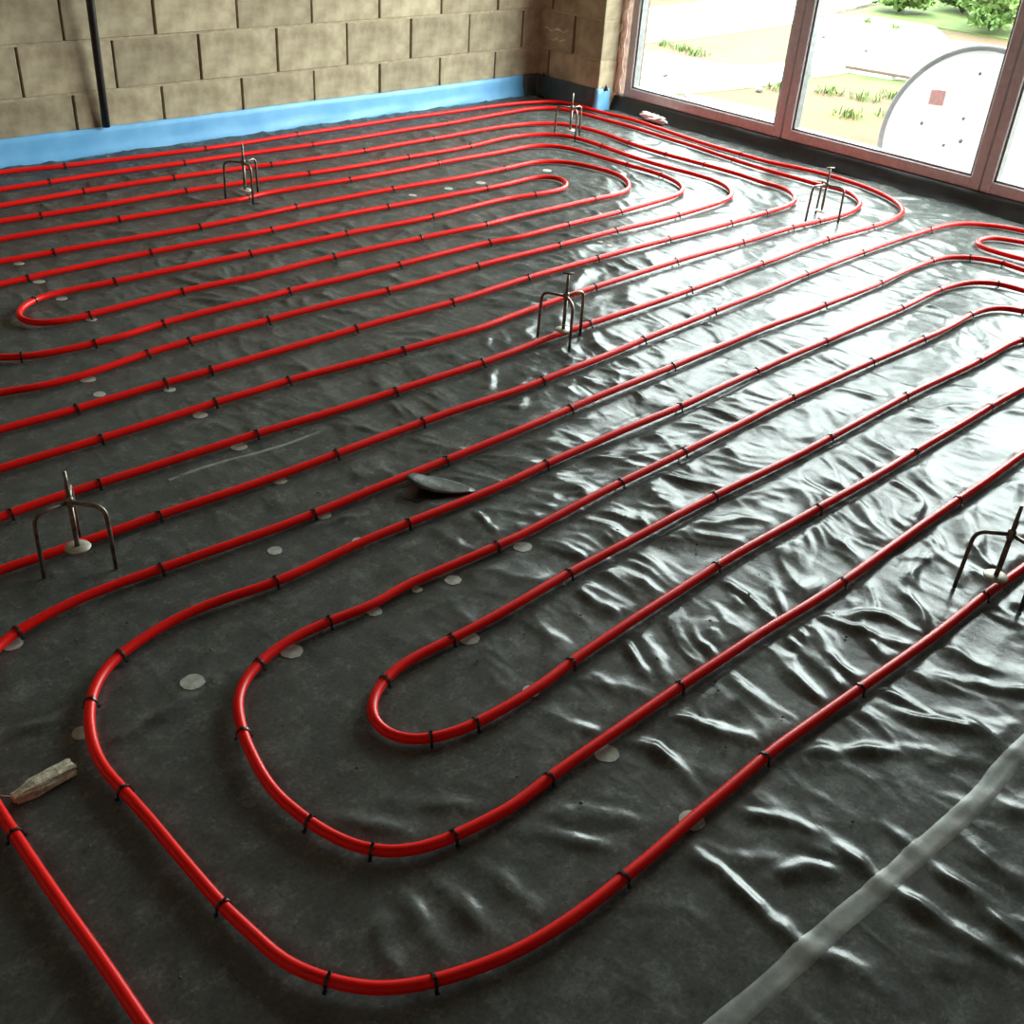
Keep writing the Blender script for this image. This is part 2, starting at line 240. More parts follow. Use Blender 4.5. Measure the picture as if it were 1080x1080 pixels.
m = bpy.data.materials.new('glass'); MAT['glass'] = m
m.use_nodes = True
nt = m.node_tree
nt.nodes.clear()
out = nt.nodes.new('ShaderNodeOutputMaterial'); mixs = nt.nodes.new('ShaderNodeMixShader')
tr = nt.nodes.new('ShaderNodeBsdfTransparent'); gl = nt.nodes.new('ShaderNodeBsdfGlossy'); lw = nt.nodes.new('ShaderNodeLayerWeight')
gl.inputs['Roughness'].default_value = .02
tr.inputs[0].default_value = (.95, .97, .96, 1)
lw.inputs[0].default_value = .5
pw = N(nt, 'ShaderNodeMath', operation='POWER'); pw.inputs[1].default_value = 5.0
nt.links.new(lw.outputs['Facing'], pw.inputs[0])
ml = N(nt, 'ShaderNodeMath', operation='MULTIPLY_ADD'); ml.inputs[1].default_value = .8; ml.inputs[2].default_value = .03
nt.links.new(pw.outputs[0], ml.inputs[0])
nt.links.new(ml.outputs[0], mixs.inputs[0]); nt.links.new(tr.outputs[0], mixs.inputs[1]); nt.links.new(gl.outputs[0], mixs.inputs[2])
nt.links.new(mixs.outputs[0], out.inputs[0])

# ------------------------------------------------------------------ object helpers
def mesh_obj(name, verts, faces, mat, parent=None, smooth=False):
    me = bpy.data.meshes.new(name)
    me.from_pydata([tuple(map(float, v)) for v in verts], [], faces)
    me.update()
    return link(name, me, mat, parent, smooth)

def link(name, me, mat, parent=None, smooth=False):
    if mat is not None and not me.materials:
        me.materials.append(MAT[mat])
    if smooth:
        me.polygons.foreach_set('use_smooth', [True] * len(me.polygons))
    o = bpy.data.objects.new(name, me)
    col.objects.link(o)
    if parent is not None:
        o.parent = parent
    return o

def empty(name, loc=(0, 0, 0), rz=0.0, parent=None):
    o = bpy.data.objects.new(name, None)
    o.location = loc
    o.rotation_euler = (0, 0, rz)
    o.empty_display_size = .05
    col.objects.link(o)
    if parent is not None:
        o.parent = parent
    return o

def tag(o, label=None, cat=None, group=None, kind=None):
    if label: o['label'] = label
    if cat: o['category'] = cat
    if group: o['group'] = group
    if kind: o['kind'] = kind
    return o

class MB:
    def __init__(s): s.v = []; s.f = []
    def add(s, v, f):
        k = len(s.v); s.v += [tuple(map(float, q)) for q in v]; s.f += [tuple(i + k for i in q) for q in f]
        return s
    def box(s, x0, x1, y0, y1, z0, z1):
        return s.add([(x0, y0, z0), (x1, y0, z0), (x1, y1, z0), (x0, y1, z0), (x0, y0, z1), (x1, y0, z1), (x1, y1, z1), (x0, y1, z1)],
                     [(0, 3, 2, 1), (4, 5, 6, 7), (0, 1, 5, 4), (1, 2, 6, 5), (2, 3, 7, 6), (3, 0, 4, 7)])
    def cbox(s, x0, x1, y0, y1, z0, z1, c):   # box with chamfered edges
        bm = bmesh.new()
        bmesh.ops.create_cube(bm, size=1)
        for q in bm.verts:
            q.co = Vector(((x0 + x1) / 2 + q.co.x * (x1 - x0), (y0 + y1) / 2 + q.co.y * (y1 - y0), (z0 + z1) / 2 + q.co.z * (z1 - z0)))
        bmesh.ops.bevel(bm, geom=list(bm.edges), offset=c, segments=1, affect='EDGES', profile=.5)
        bm.verts.index_update()
        s.add([q.co for q in bm.verts], [[q.index for q in f.verts] for f in bm.faces]); bm.free()
        return s
    def tube(s, pts, rad, n=10, cap=True):
        P = [Vector(p) for p in pts]; m = len(P)
        R = rad if hasattr(rad, '__len__') else [rad] * m
        k0 = len(s.v)
        T = [(P[min(i + 1, m - 1)] - P[max(i - 1, 0)]).normalized() for i in range(m)]
        a = Vector((0, 0, 1)) if abs(T[0].z) < .9 else Vector((1, 0, 0))
        u = (a - T[0] * a.dot(T[0])).normalized()
        for i in range(m):
            u = (u - T[i] * u.dot(T[i])).normalized()
            w = T[i].cross(u)
            for j in range(n):
                t = 2 * PI * j / n
                s.v.append(tuple(P[i] + (u * math.cos(t) + w * math.sin(t)) * R[i]))
        for i in range(m - 1):
            for j in range(n):
                a0 = k0 + i * n + j; a1 = k0 + i * n + (j + 1) % n
                s.f.append((a0, a1, a1 + n, a0 + n))
        if cap:
            s.f.append(tuple(k0 + j for j in range(n))[::-1]); s.f.append(tuple(k0 + (m - 1) * n + j for j in range(n)))
        return s
    def lathe(s, prof, n=16, c=(0, 0, 0)):
        k0 = len(s.v)
        for r, z in prof:
            for j in range(n):
                t = 2 * PI * j / n
                s.v.append((c[0] + r * math.cos(t), c[1] + r * math.sin(t), c[2] + z))
        for i in range(len(prof) - 1):
            for j in range(n):
                a0 = k0 + i * n + j; a1 = k0 + i * n + (j + 1) % n
                s.f.append((a0, a1, a1 + n, a0 + n))
        s.f.append(tuple(k0 + j for j in range(n))[::-1]); s.f.append(tuple(k0 + (len(prof) - 1) * n + j for j in range(n)))
        return s
    def mesh(s, name):
        me = bpy.data.meshes.new(name); me.from_pydata(s.v, [], s.f); me.update(); return me
    def build(s, name, mat, parent=None, smooth=False):
        return link(name, s.mesh(name), mat, parent, smooth)

def bend_path(pts, r=.02, n=5):
    """polyline with rounded corners"""
    P = [Vector(p) for p in pts]; out = [P[0]]
    for i in range(1, len(P) - 1):
        a = (P[i - 1] - P[i]); c = (P[i + 1] - P[i])
        rr_ = min(r, a.length * .49, c.length * .49)
        A = P[i] + a.normalized() * rr_; B = P[i] + c.normalized() * rr_
        for k in range(n + 1):
            t = k / n
            out.append(A * (1 - t) ** 2 + P[i] * 2 * t * (1 - t) + B * t ** 2)
    out.append(P[-1])
    return out

def smooth_path(pts, step=.02, sig=.035):
    P = np.array(pts, float)
    d = np.r_[0, np.cumsum(np.sqrt(np.maximum(np.hypot(*np.diff(P, axis=0).T), 1e-6)))]
    Pe = np.vstack([2 * P[0] - P[1], P, 2 * P[-1] - P[-2]])
    te = np.r_[d[0] - (d[1] - d[0]), d, d[-1] + (d[-1] - d[-2])]
    out = []
    for i in range(len(P) - 1):
        p0, p1, p2, p3 = Pe[i:i + 4]; t0, t1, t2, t3 = te[i:i + 4]
        n = max(2, int(np.hypot(*(p2 - p1)) / (step * .5)))
        t = np.linspace(t1, t2, n, endpoint=False)[:, None]
        A1 = (t1 - t) / (t1 - t0) * p0 + (t - t0) / (t1 - t0) * p1
        A2 = (t2 - t) / (t2 - t1) * p1 + (t - t1) / (t2 - t1) * p2
        A3 = (t3 - t) / (t3 - t2) * p2 + (t - t2) / (t3 - t2) * p3
        B1 = (t2 - t) / (t2 - t0) * A1 + (t - t0) / (t2 - t0) * A2
        B2 = (t3 - t) / (t3 - t1) * A2 + (t - t1) / (t3 - t1) * A3
        out.append((t2 - t) / (t2 - t1) * B1 + (t - t1) / (t2 - t1) * B2)
    Q = np.vstack(out + [P[-1:]])
    s_ = np.r_[0, np.cumsum(np.hypot(*np.diff(Q, axis=0).T))]
    n = max(4, int(s_[-1] / step)); g = np.linspace(0, s_[-1], n)
    Q = np.c_[np.interp(g, s_, Q[:, 0]), np.interp(g, s_, Q[:, 1])]
    k = int(3 * sig / step) + 1
    w = np.exp(-.5 * (np.arange(-k, k + 1) * step / sig) ** 2); w /= w.sum()
    Qp = np.vstack([Q[0] + (Q[0] - Q[k:0:-1]), Q, Q[-1] + (Q[-1] - Q[-2:-k - 2:-1])])
    return np.c_[np.convolve(Qp[:, 0], w, 'valid'), np.convolve(Qp[:, 1], w, 'valid')]

# ------------------------------------------------------------------ numpy gradient noise
_rng = np.random.RandomState(11)
_perm = _rng.permutation(256); _perm = np.r_[_perm, _perm]
_ga = _rng.rand(256) * 2 * PI; _gx, _gy = np.cos(_ga), np.sin(_ga)
def perlin(x, y):
    xi = np.floor(x).astype(int); yi = np.floor(y).astype(int); xf = x - xi; yf = y - yi
    xi &= 255; yi &= 255
    u = xf ** 3 * (xf * (xf * 6 - 15) + 10); w = yf ** 3 * (yf * (yf * 6 - 15) + 10)
    def g(a, b_, fx, fy):
        h = _perm[_perm[a & 255] + (b_ & 255)]
        return _gx[h] * fx + _gy[h] * fy
    n00 = g(xi, yi, xf, yf); n10 = g(xi + 1, yi, xf - 1, yf); n01 = g(xi, yi + 1, xf, yf - 1); n11 = g(xi + 1, yi + 1, xf - 1, yf - 1)
    return ((n00 * (1 - u) + n10 * u) * (1 - w) + (n01 * (1 - u) + n11 * u) * w) * 1.5
def sstep(a, b_, x):
    t = np.clip((x - a) / (b_ - a), 0, 1); return t * t * (3 - 2 * t)

# ------------------------------------------------------------------ the room shell
XP = 1.72       # inner face of the block pier
XW = 1.897      # inner face of the window frames
YE = -0.53      # end of the pier
XL, YF, ZC = -4.9, -8.2, 2.72

fl = MB().box(XL - .1, 2.1, YF - .1, .3, -.28, -.03).build('floor', 'slab'); tag(fl, kind='structure')
ce = MB().box(XL, 2.2, YF, .2, ZC, ZC + .1).build('ceiling', 'ceiling'); tag(ce, kind='structure')
wl = MB().box(XL - .1, XL, YF, .2, -.03, ZC).build('wall_left', 'blockwork'); tag(wl, kind='structure')
wf = MB().box(XL - .1, 2.2, YF - .1, YF, -.03, ZC).build('wall_front', 'blockwork'); tag(wf, kind='structure')

# back wall: each block its own piece, open perpends, flush beds
wb = MB().box(XL, 2.2, .016, .2, -.03, ZC).build('wall_back', 'mortar_dark'); tag(wb, kind='structure')
ZAB = .2887
_bc = {}
def block_mesh(w, h, dpt):
    k = (round(w, 3), round(h, 3), round(dpt, 3))
    if k not in _bc:
        _bc[k] = MB().cbox(0, w, 0, dpt, 0, h, .0035).mesh('block')
        _bc[k].materials.append(MAT['block'])
    return _bc[k]
rb = random.Random(3)
for k in range(-1, 12):
    z0 = ZAB + .225 * (k - 1) + .005
    z1 = min(z0 + .215, ZC)
    if z1 - z0 < .02: continue
    z0c = max(z0, -.02)
    off = -1.3628 if k % 2 == 0 else -1.5885
    joints = [XL] + [off + .45 * i for i in range(-9, 9) if XL + .05 < off + .45 * i < 1.68] + [XP + .15]
    for a, c in zip(joints[:-1], joints[1:]):
        o = link('block', block_mesh(c - a - .011, z1 - z0c, .05), None, wb)
        o.location = (a + .0055 + rb.uniform(-.0015, .0015), rb.uniform(-.0025, .0015), z0c)
    MB().box(XL, XP + .1, rb.uniform(.0005, .003), .03, z1 - .001, z1 + .011).build('mortar_bed', 'mortar_bed', wb)

# right wall: pier of blocks, lintel over the glazing
wr = MB()
wr.box(XP + .02, 2.15, YE + .02, .05, -.03, ZC)
wr = wr.build('wall_right', 'mortar_dark'); tag(wr, kind='structure')
tag(MB().box(XP + .15, 2.15, -4.135, YE + .02, 2.482, ZC).build('lintel_1', 'blockwork'), kind='structure')
tag(MB().box(XP + .16, 2.15, YF, -4.135, -.03, ZC).build('wall_right_near', 'blockwork'), kind='structure')
PJ = {0: [YE, -.085, .0], 1: [YE, -.285, .0]}
for k in range(-1, 12):
    z0 = ZAB + .225 * (k - 1) + .005; z1 = min(z0 + .215, ZC)
    if z1 - z0 < .02: continue
    z0c = max(z0, -.02)
    js = PJ[k % 2]
    for a, c in zip(js[:-1], js[1:]):
        dx = .19 if a == YE else .06
        mkey = ('pier', round(c - a, 3), round(z1 - z0c, 3), dx)
        if mkey not in _bc:
            _bc[mkey] = MB().cbox(0, dx, 0, c - a - .011 - (0 if c < 0 else -.02), 0, z1 - z0c, .0035).mesh('block')
            _bc[mkey].materials.append(MAT['block'])
        o = link('block', _bc[mkey], None, wr)
        o.location = (XP + rb.uniform(-.002, .002), a + (.0 if a == YE else .0055), z0c)
    MB().box(XP + .0015, XP + .19, YE + .0015, .02, z1 - .001, z1 + .011).build('mortar_bed', 'mortar_bed', wr)
# chalky smears of mortar left on the pier
for (ya_, yb_, zc, ph) in ((-.03, -.235, .402, 0.4), (-.085, -.225, .347, 2.1)):
    ts = np.linspace(0, 1, 26)
    pts = [(XP - .0022, ya_ + (yb_ - ya_) * t, zc + .010 * math.sin(t * 13 + ph) * (.4 + .6 * math.sin(t * 5 + ph) ** 2) + .012 * t) for t in ts]
    mb = MB(); n_ = len(pts)
    wd_ = [.002 + .0075 * abs(math.sin(t * 7.3 + ph)) * math.sin(PI * min(max(t, .03), .97)) for t in ts]
    vv = []
    for (x, y, z), w_ in zip(pts, wd_): vv += [(x + .004, y, z - w_ - .001), (x, y, z - w_ * .6), (x - .0012, y, z), (x, y, z + w_ * .6), (x + .004, y, z + w_ + .001)]
    mb.add(vv, [(q * 5 + k, q * 5 + k + 1, q * 5 + k + 6, q * 5 + k + 5) for q in range(n_ - 1) for k in range(4)])
    mb.build('mortar_smear', 'smear', wr, True)

# glazed wall: three framed panes
PW = 1.183
Y0 = -.588
for i in range(3):
    ya = Y0 - PW * i; yb = ya - PW + .006      # ya far edge, yb near edge
    w = empty('window_%d' % (i + 1), (XW, (ya + yb) / 2, .08)); tag(w, kind='structure')
    cy = (ya + yb) / 2; hw = (ya - yb) / 2; H = 2.4
    fw, fr_, dp = .054, .058, .075
    for sgn in (1, -1):
        y_in, y_out = sgn * (hw - fw), sgn * hw
        MB().cbox(0, dp, min(y_in, y_out), max(y_in, y_out), 0, H, .004).build('stile', 'frame_brown', w)
        MB().box(.012, .062, min(y_in, y_in - sgn * .012), max(y_in, y_in - sgn * .012), fr_, H - fr_).build('gasket', 'frame_dark', w)
    MB().cbox(.001, dp - .001, -hw + fw - .002, hw - fw + .002, 0, fr_, .004).build('rail', 'frame_brown', w)
    MB().cbox(.001, dp - .001, -hw + fw - .002, hw - fw + .002, H - fr_, H, .004).build('rail', 'frame_brown', w)
    MB().box(.012, .062, -hw + fw, hw - fw, fr_, fr_ + .01).build('gasket', 'frame_dark', w)
    MB().box(.012, .062, -hw + fw, hw - fw, H - fr_ - .01, H - fr_).build('gasket', 'frame_dark', w)
    MB().box(.064, .070, -hw + fw, hw - fw, fr_, H - fr_).build('pane', 'glass', w)

# ------------------------------------------------------------------ pipe centre lines
RP = .0108
def keep_off(P_):
    # pipes stay clear of the strip at the pier
    m_ = P_[:, 1] > YE - .13
    P_[m_, 0] = np.minimum(P_[m_, 0], XP - .058)
    return P_
PATH = {k: smooth_path(keep_off(np.array(v_) / 1000.0), .025 if k == 'far' else .016, .045 if k == 'far' else .032) for k, v_ in RUNS.items()}

FLAP_FREE = [(-2.057, -3.315, 0.036), (-2.062, -3.417, 0.016), (-1.921, -3.442, 0.003)]
FLAP_HINGE = [(-1.982, -3.298, 0.004), (-1.931, -3.348, 0.003), (-1.917, -3.430, 0.002)]
FLAP_SLIT = [(-2.074, -3.305), (-2.093, -3.349), (-2.077, -3.390), (-2.023, -3.409), (-1.962, -3.421), (-1.962, -3.368), (-2.008, -3.307)]
TRIPODS = [(-1.067, -.973, 140), (1.068, -.924, 124), (1.002, -2.62, 165), (-1.026, -2.892, 119), (-2.841, -3.113, -175), (-1.243, -4.54, 134)]
# ------------------------------------------------------------------ the polythene sheet over the floor
gx = np.r_[np.arange(XL + .01, -3.7, .06), np.arange(-3.7, -1.0, .0065), np.arange(-1.0, 1.822, .010), [1.829]]
gy = np.r_[np.arange(YF + .01, -5.35, .06), np.arange(-5.35, -3.0, .0065), np.arange(-3.0, -.04, .010), [-.036]]
X, Y = np.meshgrid(gx, gy)
def seg_dist(pts):
    D = np.full(X.shape, 9.0); Tt = np.zeros(X.shape); L = 0
    pts = np.array(pts, float) / 1000
    x0, x1 = pts[:, 0].min() - .25, pts[:, 0].max() + .25; y0, y1 = pts[:, 1].min() - .25, pts[:, 1].max() + .25
    i0, i1 = np.searchsorted(gx, (x0, x1)); j0, j1 = np.searchsorted(gy, (y0, y1))
    xs = X[j0:j1, i0:i1]; ys = Y[j0:j1, i0:i1]
    xs, ys = xs + .010 * perlin(xs * 9, ys * 9 + 5) + .004 * perlin(xs * 30, ys * 30), ys + .010 * perlin(xs * 9 + 50, ys * 9) + .004 * perlin(xs * 30 + 8, ys * 30)
    d = np.full(xs.shape, 9.0); tt = np.zeros(xs.shape)
    lens = np.hypot(*np.diff(pts, axis=0).T); tot = lens.sum(); acc = 0
    for a, c, l in zip(pts[:-1], pts[1:], lens):
        e = (c - a) / l; s_ = np.clip((xs - a[0]) * e[0] + (ys - a[1]) * e[1], 0, l)
        q = np.hypot(xs - a[0] - e[0] * s_, ys - a[1] - e[1] * s_)
        mk = q < d; d[mk] = q[mk]; tt[mk] = ((acc + s_) / tot)[mk]; acc += l
    return (slice(j0, j1), slice(i0, i1)), d, tt
# how crumpled the sheet lies: loose on the window side, pulled flat on the left
wob = .35 * perlin(X * .9 + 3.3, Y * .9)
loose = sstep(-2.7, -1.55, X + wob)
loose = .13 + .87 * loose
def crumple(th, s, seed):
    """creased folds running mostly across the pipes, wandering and branching"""
    wx = X + .11 * perlin(X * 1.9 + seed, Y * 1.9) + .03 * perlin(X * 7 + seed, Y * 7 + 20)
    wy = Y + .11 * perlin(X * 1.9, Y * 1.9 + seed) + .03 * perlin(X * 7 + 40, Y * 7 + seed)
    a = math.cos(th) * wx + math.sin(th) * wy; c = -math.sin(th) * wx + math.cos(th) * wy
    f1 = np.clip(1 - 1.7 * np.abs(perlin(a / (.19 * s) + seed, c / (.44 * s))), 0, 1)
    f2 = np.clip(1 - 1.7 * np.abs(perlin(a / (.095 * s) + 3 * seed, c / (.23 * s) + 5)), 0, 1) * (.25 + .75 * f1)
    f3 = np.clip(1 - 1.7 * np.abs(perlin(a / (.048 * s) + 5 * seed, c / (.12 * s) + 9)), 0, 1) * (.2 + .8 * f2)
    f4 = np.clip(1 - 1.8 * np.abs(perlin(a / (.027 * s) + 7 * seed, c / (.075 * s) + 2)), 0, 1) * f3
    return .0085 * f1 ** 1.25 + .0048 * f2 ** 1.1 + .0032 * f3 + .0013 * f4
k1 = sstep(-.3, .3, perlin(X * 1.5 + 60, Y * 1.5)); k2 = sstep(-.3, .3, perlin(X * 1.5 + 11, Y * 1.5 + 37))
fold = k1 * (k2 * crumple(.05, 1.0, 3) + (1 - k2) * crumple(-.5, .85, 17)) + (1 - k1) * (k2 * crumple(.55, .9, 29) + (1 - k2) * crumple(-.15, 1.15, 41))
fold = fold * (1 - .05 * sstep(-1.25, -.25, X + .25 * perlin(X * 1.3, Y * 1.3 + 70)))
big = perlin(X * 3.1 + 5, Y * 2.0 + 8)
Hh = loose * (fold + .003 * big - .005) + .0005 * perlin(X * 24, Y * 24)
for ri, r_ in enumerate(RIDGES):
    sl, d_, t_ = seg_dist(r_)
    amp, wd = (.0065, .019) if 3 <= ri <= 10 else (.012, .016)
    Hh[sl] = np.maximum(Hh[sl], Hh[sl] * .6 + amp * (.75 + .6 * perlin(X[sl] * 16 + 3, Y[sl] * 16)) * np.sin(PI * np.clip(t_, .04, .96)) ** .7 * np.exp(-(d_ / wd) ** 2))
# pressed flat under the pipes, the patches and the tripods
pd = np.full(X.shape, 1.0)
def near(x, y, rad):
    i0, i1 = np.searchsorted(gx, (x - rad, x + rad)); j0, j1 = np.searchsorted(gy, (y - rad, y + rad))
    s_ = (slice(j0, j1), slice(i0, i1))
    pd[s_] = np.minimum(pd[s_], np.hypot(X[s_] - x, Y[s_] - y))
for P_ in PATH.values():
    for x, y in P_: near(x, y, .06)
Hh *= .12 + .88 * sstep(.012, .05, pd)
under = 1 - sstep(.016, .028, pd)
pd[:] = 1
for x, y in smooth_path(np.array(TAPE, float) / 1000, .02, .02): near(x, y, .07)
Hh *= .45 + .55 * sstep(.02, .06, pd)
pd[:] = 1
for x, y in DOTS: near(x / 1000, y / 1000, .06)
Hh *= .1 + .9 * sstep(.022, .05, pd)
# it turns up a little against the walls
Hh += .008 * sstep(-.09, -.03, Y) ** 1.5
pd[:] = 1
for tx, ty, ta in TRIPODS:
    for k in range(3): near(tx + .088 * math.cos(math.radians(ta + 120 * k)), ty + .088 * math.sin(math.radians(ta + 120 * k)), .04)
under = np.maximum(under, 1 - sstep(.008, .025, pd))
Hh = np.clip(Hh, -.006, .03)
Hh = np.where(under > 0, np.minimum(Hh, Hh * (1 - under) - .0012 * under), Hh)
def h_at(x, y):
    i = int(np.clip(np.searchsorted(gx, x), 1, len(gx) - 1)); j = int(np.clip(np.searchsorted(gy, y), 1, len(gy) - 1))
    a = (x - gx[i - 1]) / (gx[i] - gx[i - 1]); c = (y - gy[j - 1]) / (gy[j] - gy[j - 1])
    return float((Hh[j - 1, i - 1] * (1 - a) + Hh[j - 1, i] * a) * (1 - c) + (Hh[j, i - 1] * (1 - a) + Hh[j, i] * a) * c)
# leave the corner taken by the pier empty
nx, ny = len(gx), len(gy)
co = np.empty((nx * ny, 3)); co[:, 0] = X.ravel(); co[:, 1] = Y.ravel(); co[:, 2] = Hh.ravel()
jj, ii = np.meshgrid(np.arange(ny - 1), np.arange(nx - 1), indexing='ij')
keep = ~((gx[ii] > XP - .045) & (gy[jj] > YE - .046))
a0 = (jj * nx + ii)[keep]
quads = np.c_[a0, a0 + 1, a0 + nx + 1, a0 + nx].astype(np.int32)
me = bpy.data.meshes.new('polythene_sheet')
me.vertices.add(len(co)); me.vertices.foreach_set('co', co.ravel())
me.loops.add(quads.size); me.loops.foreach_set('vertex_index', quads.ravel())
me.polygons.add(len(quads)); me.polygons.foreach_set('loop_start', np.arange(len(quads), dtype=np.int32) * 4)
me.update(calc_edges=True)
sheet = link('polythene_sheet', me, 'polythene', None, True)
tag(sheet, 'wrinkled glossy black polythene sheet covering the whole floor under the red pipes', 'plastic sheet')

# pale round patches stuck on the sheet
rd = random.Random(5)
for q, (x, y) in enumerate(DOTS):
    x /= 1000; y /= 1000
    rad = .024 if q in (0, 8, 9) else rd.uniform(.017, .025)
    if q in (28, 29, 3): rad = .012
    n = 22; vs = [(0, 0, h_at(x, y) + .0013)]; fs = []
    for j in range(n):
        t = 2 * PI * j / n; r_ = rad * rd.uniform(.94, 1.04)
        vs.append((r_ * math.cos(t), r_ * math.sin(t), h_at(x + r_ * math.cos(t), y + r_ * math.sin(t)) + .0012))
    for j in range(n): fs.append((0, 1 + j, 1 + (j + 1) % n))
    for j in range(n):
        vx = vs[1 + j]; vs.append((vx[0] * 1.01, vx[1] * 1.01, vx[2] - .0025))
    for j in range(n): fs.append((1 + j, 1 + n + j, 1 + n + (j + 1) % n, 1 + (j + 1) % n))
    o = mesh_obj('round_patch', vs, fs, 'pale_patch', sheet, False); o.location = (x, y, 0)

def ribbon(name, pts, wd, mat, lift=.0018, jit=.0):
    P_ = smooth_path(np.array(pts, float) / 1000, .012, .01)
    T_ = np.gradient(P_, axis=0); T_ /= np.hypot(T_[:, 0], T_[:, 1])[:, None]
    mb = MB(); vs = []; fs = []; m_ = 7
    for i, (p, t) in enumerate(zip(P_, T_)):
        ww = wd * (1 + jit * math.sin(i * .37) * math.sin(i * .11 + 1))
        for k in range(m_):
            s_ = (k / (m_ - 1) - .5) * ww
            x, y = p[0] - t[1] * s_, p[1] + t[0] * s_
            z = max(h_at(x, y), h_at(x + .006, y), h_at(x - .006, y), h_at(x, y + .006), h_at(x, y - .006))
            vs.append((x, y, z + (lift if 0 < k < m_ - 1 else -.0006)))
    for i in range(len(P_) - 1):
        for k in range(m_ - 1):
            fs.append((i * m_ + k, i * m_ + k + 1, (i + 1) * m_ + k + 1, (i + 1) * m_ + k))
    return mesh_obj(name, vs, fs, mat, sheet, True)
o = ribbon('tape_or_glare_strip', TAPE, .042, 'tape', jit=.04); o['label'] = 'long pale clear tape strip'
o = ribbon('tape_or_glare_strip', CREASE_GLARE, .011, 'tape'); o['label'] = 'short thin pale line painted in as glare on a crease'  # glare along a crease, laid on the sheet as a pale ribbon

# a cut corner of the sheet standing open between two pipes, dark underneath
FREE = [Vector(q) for q in FLAP_FREE]; HINGE = [Vector(q) for q in FLAP_HINGE]
def qb(P_, t): return P_[0] * (1 - t) ** 2 + P_[1] * 2 * t * (1 - t) + P_[2] * t * t
vs = []; fs = []; nu, nv = 12, 7
for i in range(nu):
    u = i / (nu - 1); f_ = qb(FREE, u); g_ = qb(HINGE, u)
    for j in range(nv):
        w_ = j / (nv - 1); p = g_ * (1 - w_) + f_ * w_
        p = p + Vector((0, 0, .010 * math.sin(PI * w_) * (1 - u)))
        vs.append(tuple(p))
for i in range(nu - 1):
    for j in range(nv - 1):
        fs.append((i * nv + j, (i + 1) * nv + j, (i + 1) * nv + j + 1, i * nv + j + 1))
fo = mesh_obj('sheet_flap', vs, fs, 'polythene', sheet, True)
sm_ = fo.modifiers.new('thickness', 'SOLIDIFY'); sm_.thickness = .0015
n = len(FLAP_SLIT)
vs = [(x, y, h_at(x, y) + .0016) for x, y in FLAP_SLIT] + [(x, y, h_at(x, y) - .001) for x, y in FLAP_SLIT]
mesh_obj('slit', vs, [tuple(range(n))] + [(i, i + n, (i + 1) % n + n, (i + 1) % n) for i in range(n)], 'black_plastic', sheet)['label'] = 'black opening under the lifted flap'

# ------------------------------------------------------------------ damp-proof strips
def sweep(path, prof, name, mat, parent=None):
    """path: plan polyline (x, y, outward nx, ny); prof: (offset from wall, z)"""
    vs = []; fs = []; n = len(prof)
    for (x, y, ax, ay) in path:
        for (o_, z) in prof: vs.append((x + ax * o_, y + ay * o_, z))
    for i in range(len(path) - 1):
        for k in range(n - 1):
            fs.append((i * n + k, (i + 1) * n + k, (i + 1) * n + k + 1, i * n + k + 1))
    return mesh_obj(name, vs, fs, mat, parent, True)
root = empty('damp_proof_strip', (XP, 0, 0))
tag(root, 'blue plastic damp-proof strip with a dark corner lap, along the foot of wall and pier', 'plastic strip')
base = [(.004, .128), (.0075, .126), (.009, .10), (.0095, .072), (.011, .052), (.014, .036), (.019, .020), (.021, .006), (.022, .001)]
XC = XP - .135
def strip_length(name, path, mat, ph):
    vs = []; fs = []; n = len(base)
    for i, (x, y, ax, ay) in enumerate(path):
        wv = .0015 * math.sin(i * .35 + ph) + .0008 * math.sin(i * 1.7 + 1)
        for k, (o_, z) in enumerate(base):
            oo = o_ * (1 + .12 * math.sin(i * .9 + k)) if k > 2 else o_
            vs.append((x + ax * oo - XP, y + ay * oo, z + (wv if k < 7 else 0)))
    for i in range(len(path) - 1):
        for k in range(n - 1):
            fs.append((i * n + k, (i + 1) * n + k, (i + 1) * n + k + 1, i * n + k + 1))
    o = mesh_obj(name, vs, fs, mat, root, True)
    m_ = o.modifiers.new('thickness', 'SOLIDIFY'); m_.thickness = .002
    return o
strip_length('blue_length', [(x, 0, .0, -1) for x in np.linspace(XL + .02, XC, 80)], 'blue_strip', 0)
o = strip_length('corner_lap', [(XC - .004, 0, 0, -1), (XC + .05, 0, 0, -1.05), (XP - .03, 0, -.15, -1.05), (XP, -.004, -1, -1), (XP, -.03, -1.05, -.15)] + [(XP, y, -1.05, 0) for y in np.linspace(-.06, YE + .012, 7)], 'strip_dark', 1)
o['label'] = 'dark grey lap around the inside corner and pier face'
strip_length('reveal_lap', [(XP, YE + .012, -1.1, 0), (XP, YE + .002, -1.1, -.1), (XP, YE, -.75, -.75), (XP + .004, YE, -.1, -1.1), (XP + .06, YE, 0, -1.1), (XP + .10, YE, 0, -1.1)], 'blue_strip', 2)
bs = root
for (x, y, z, s_) in ((XP - .012, -.065, .128, .022), (XP + .055, YE - .012, .128, .03)):
    x -= XP
    mesh_obj('lap_corner', [(x - s_ * .6, y - s_ * .1, z - .012), (x + s_ * .6, y - s_ * .3, z - .012), (x, y, z + s_), (x, y - .02, z)],
             [(0, 1, 3), (1, 2, 3), (2, 0, 3), (0, 2, 1)], 'black_strip', bs)

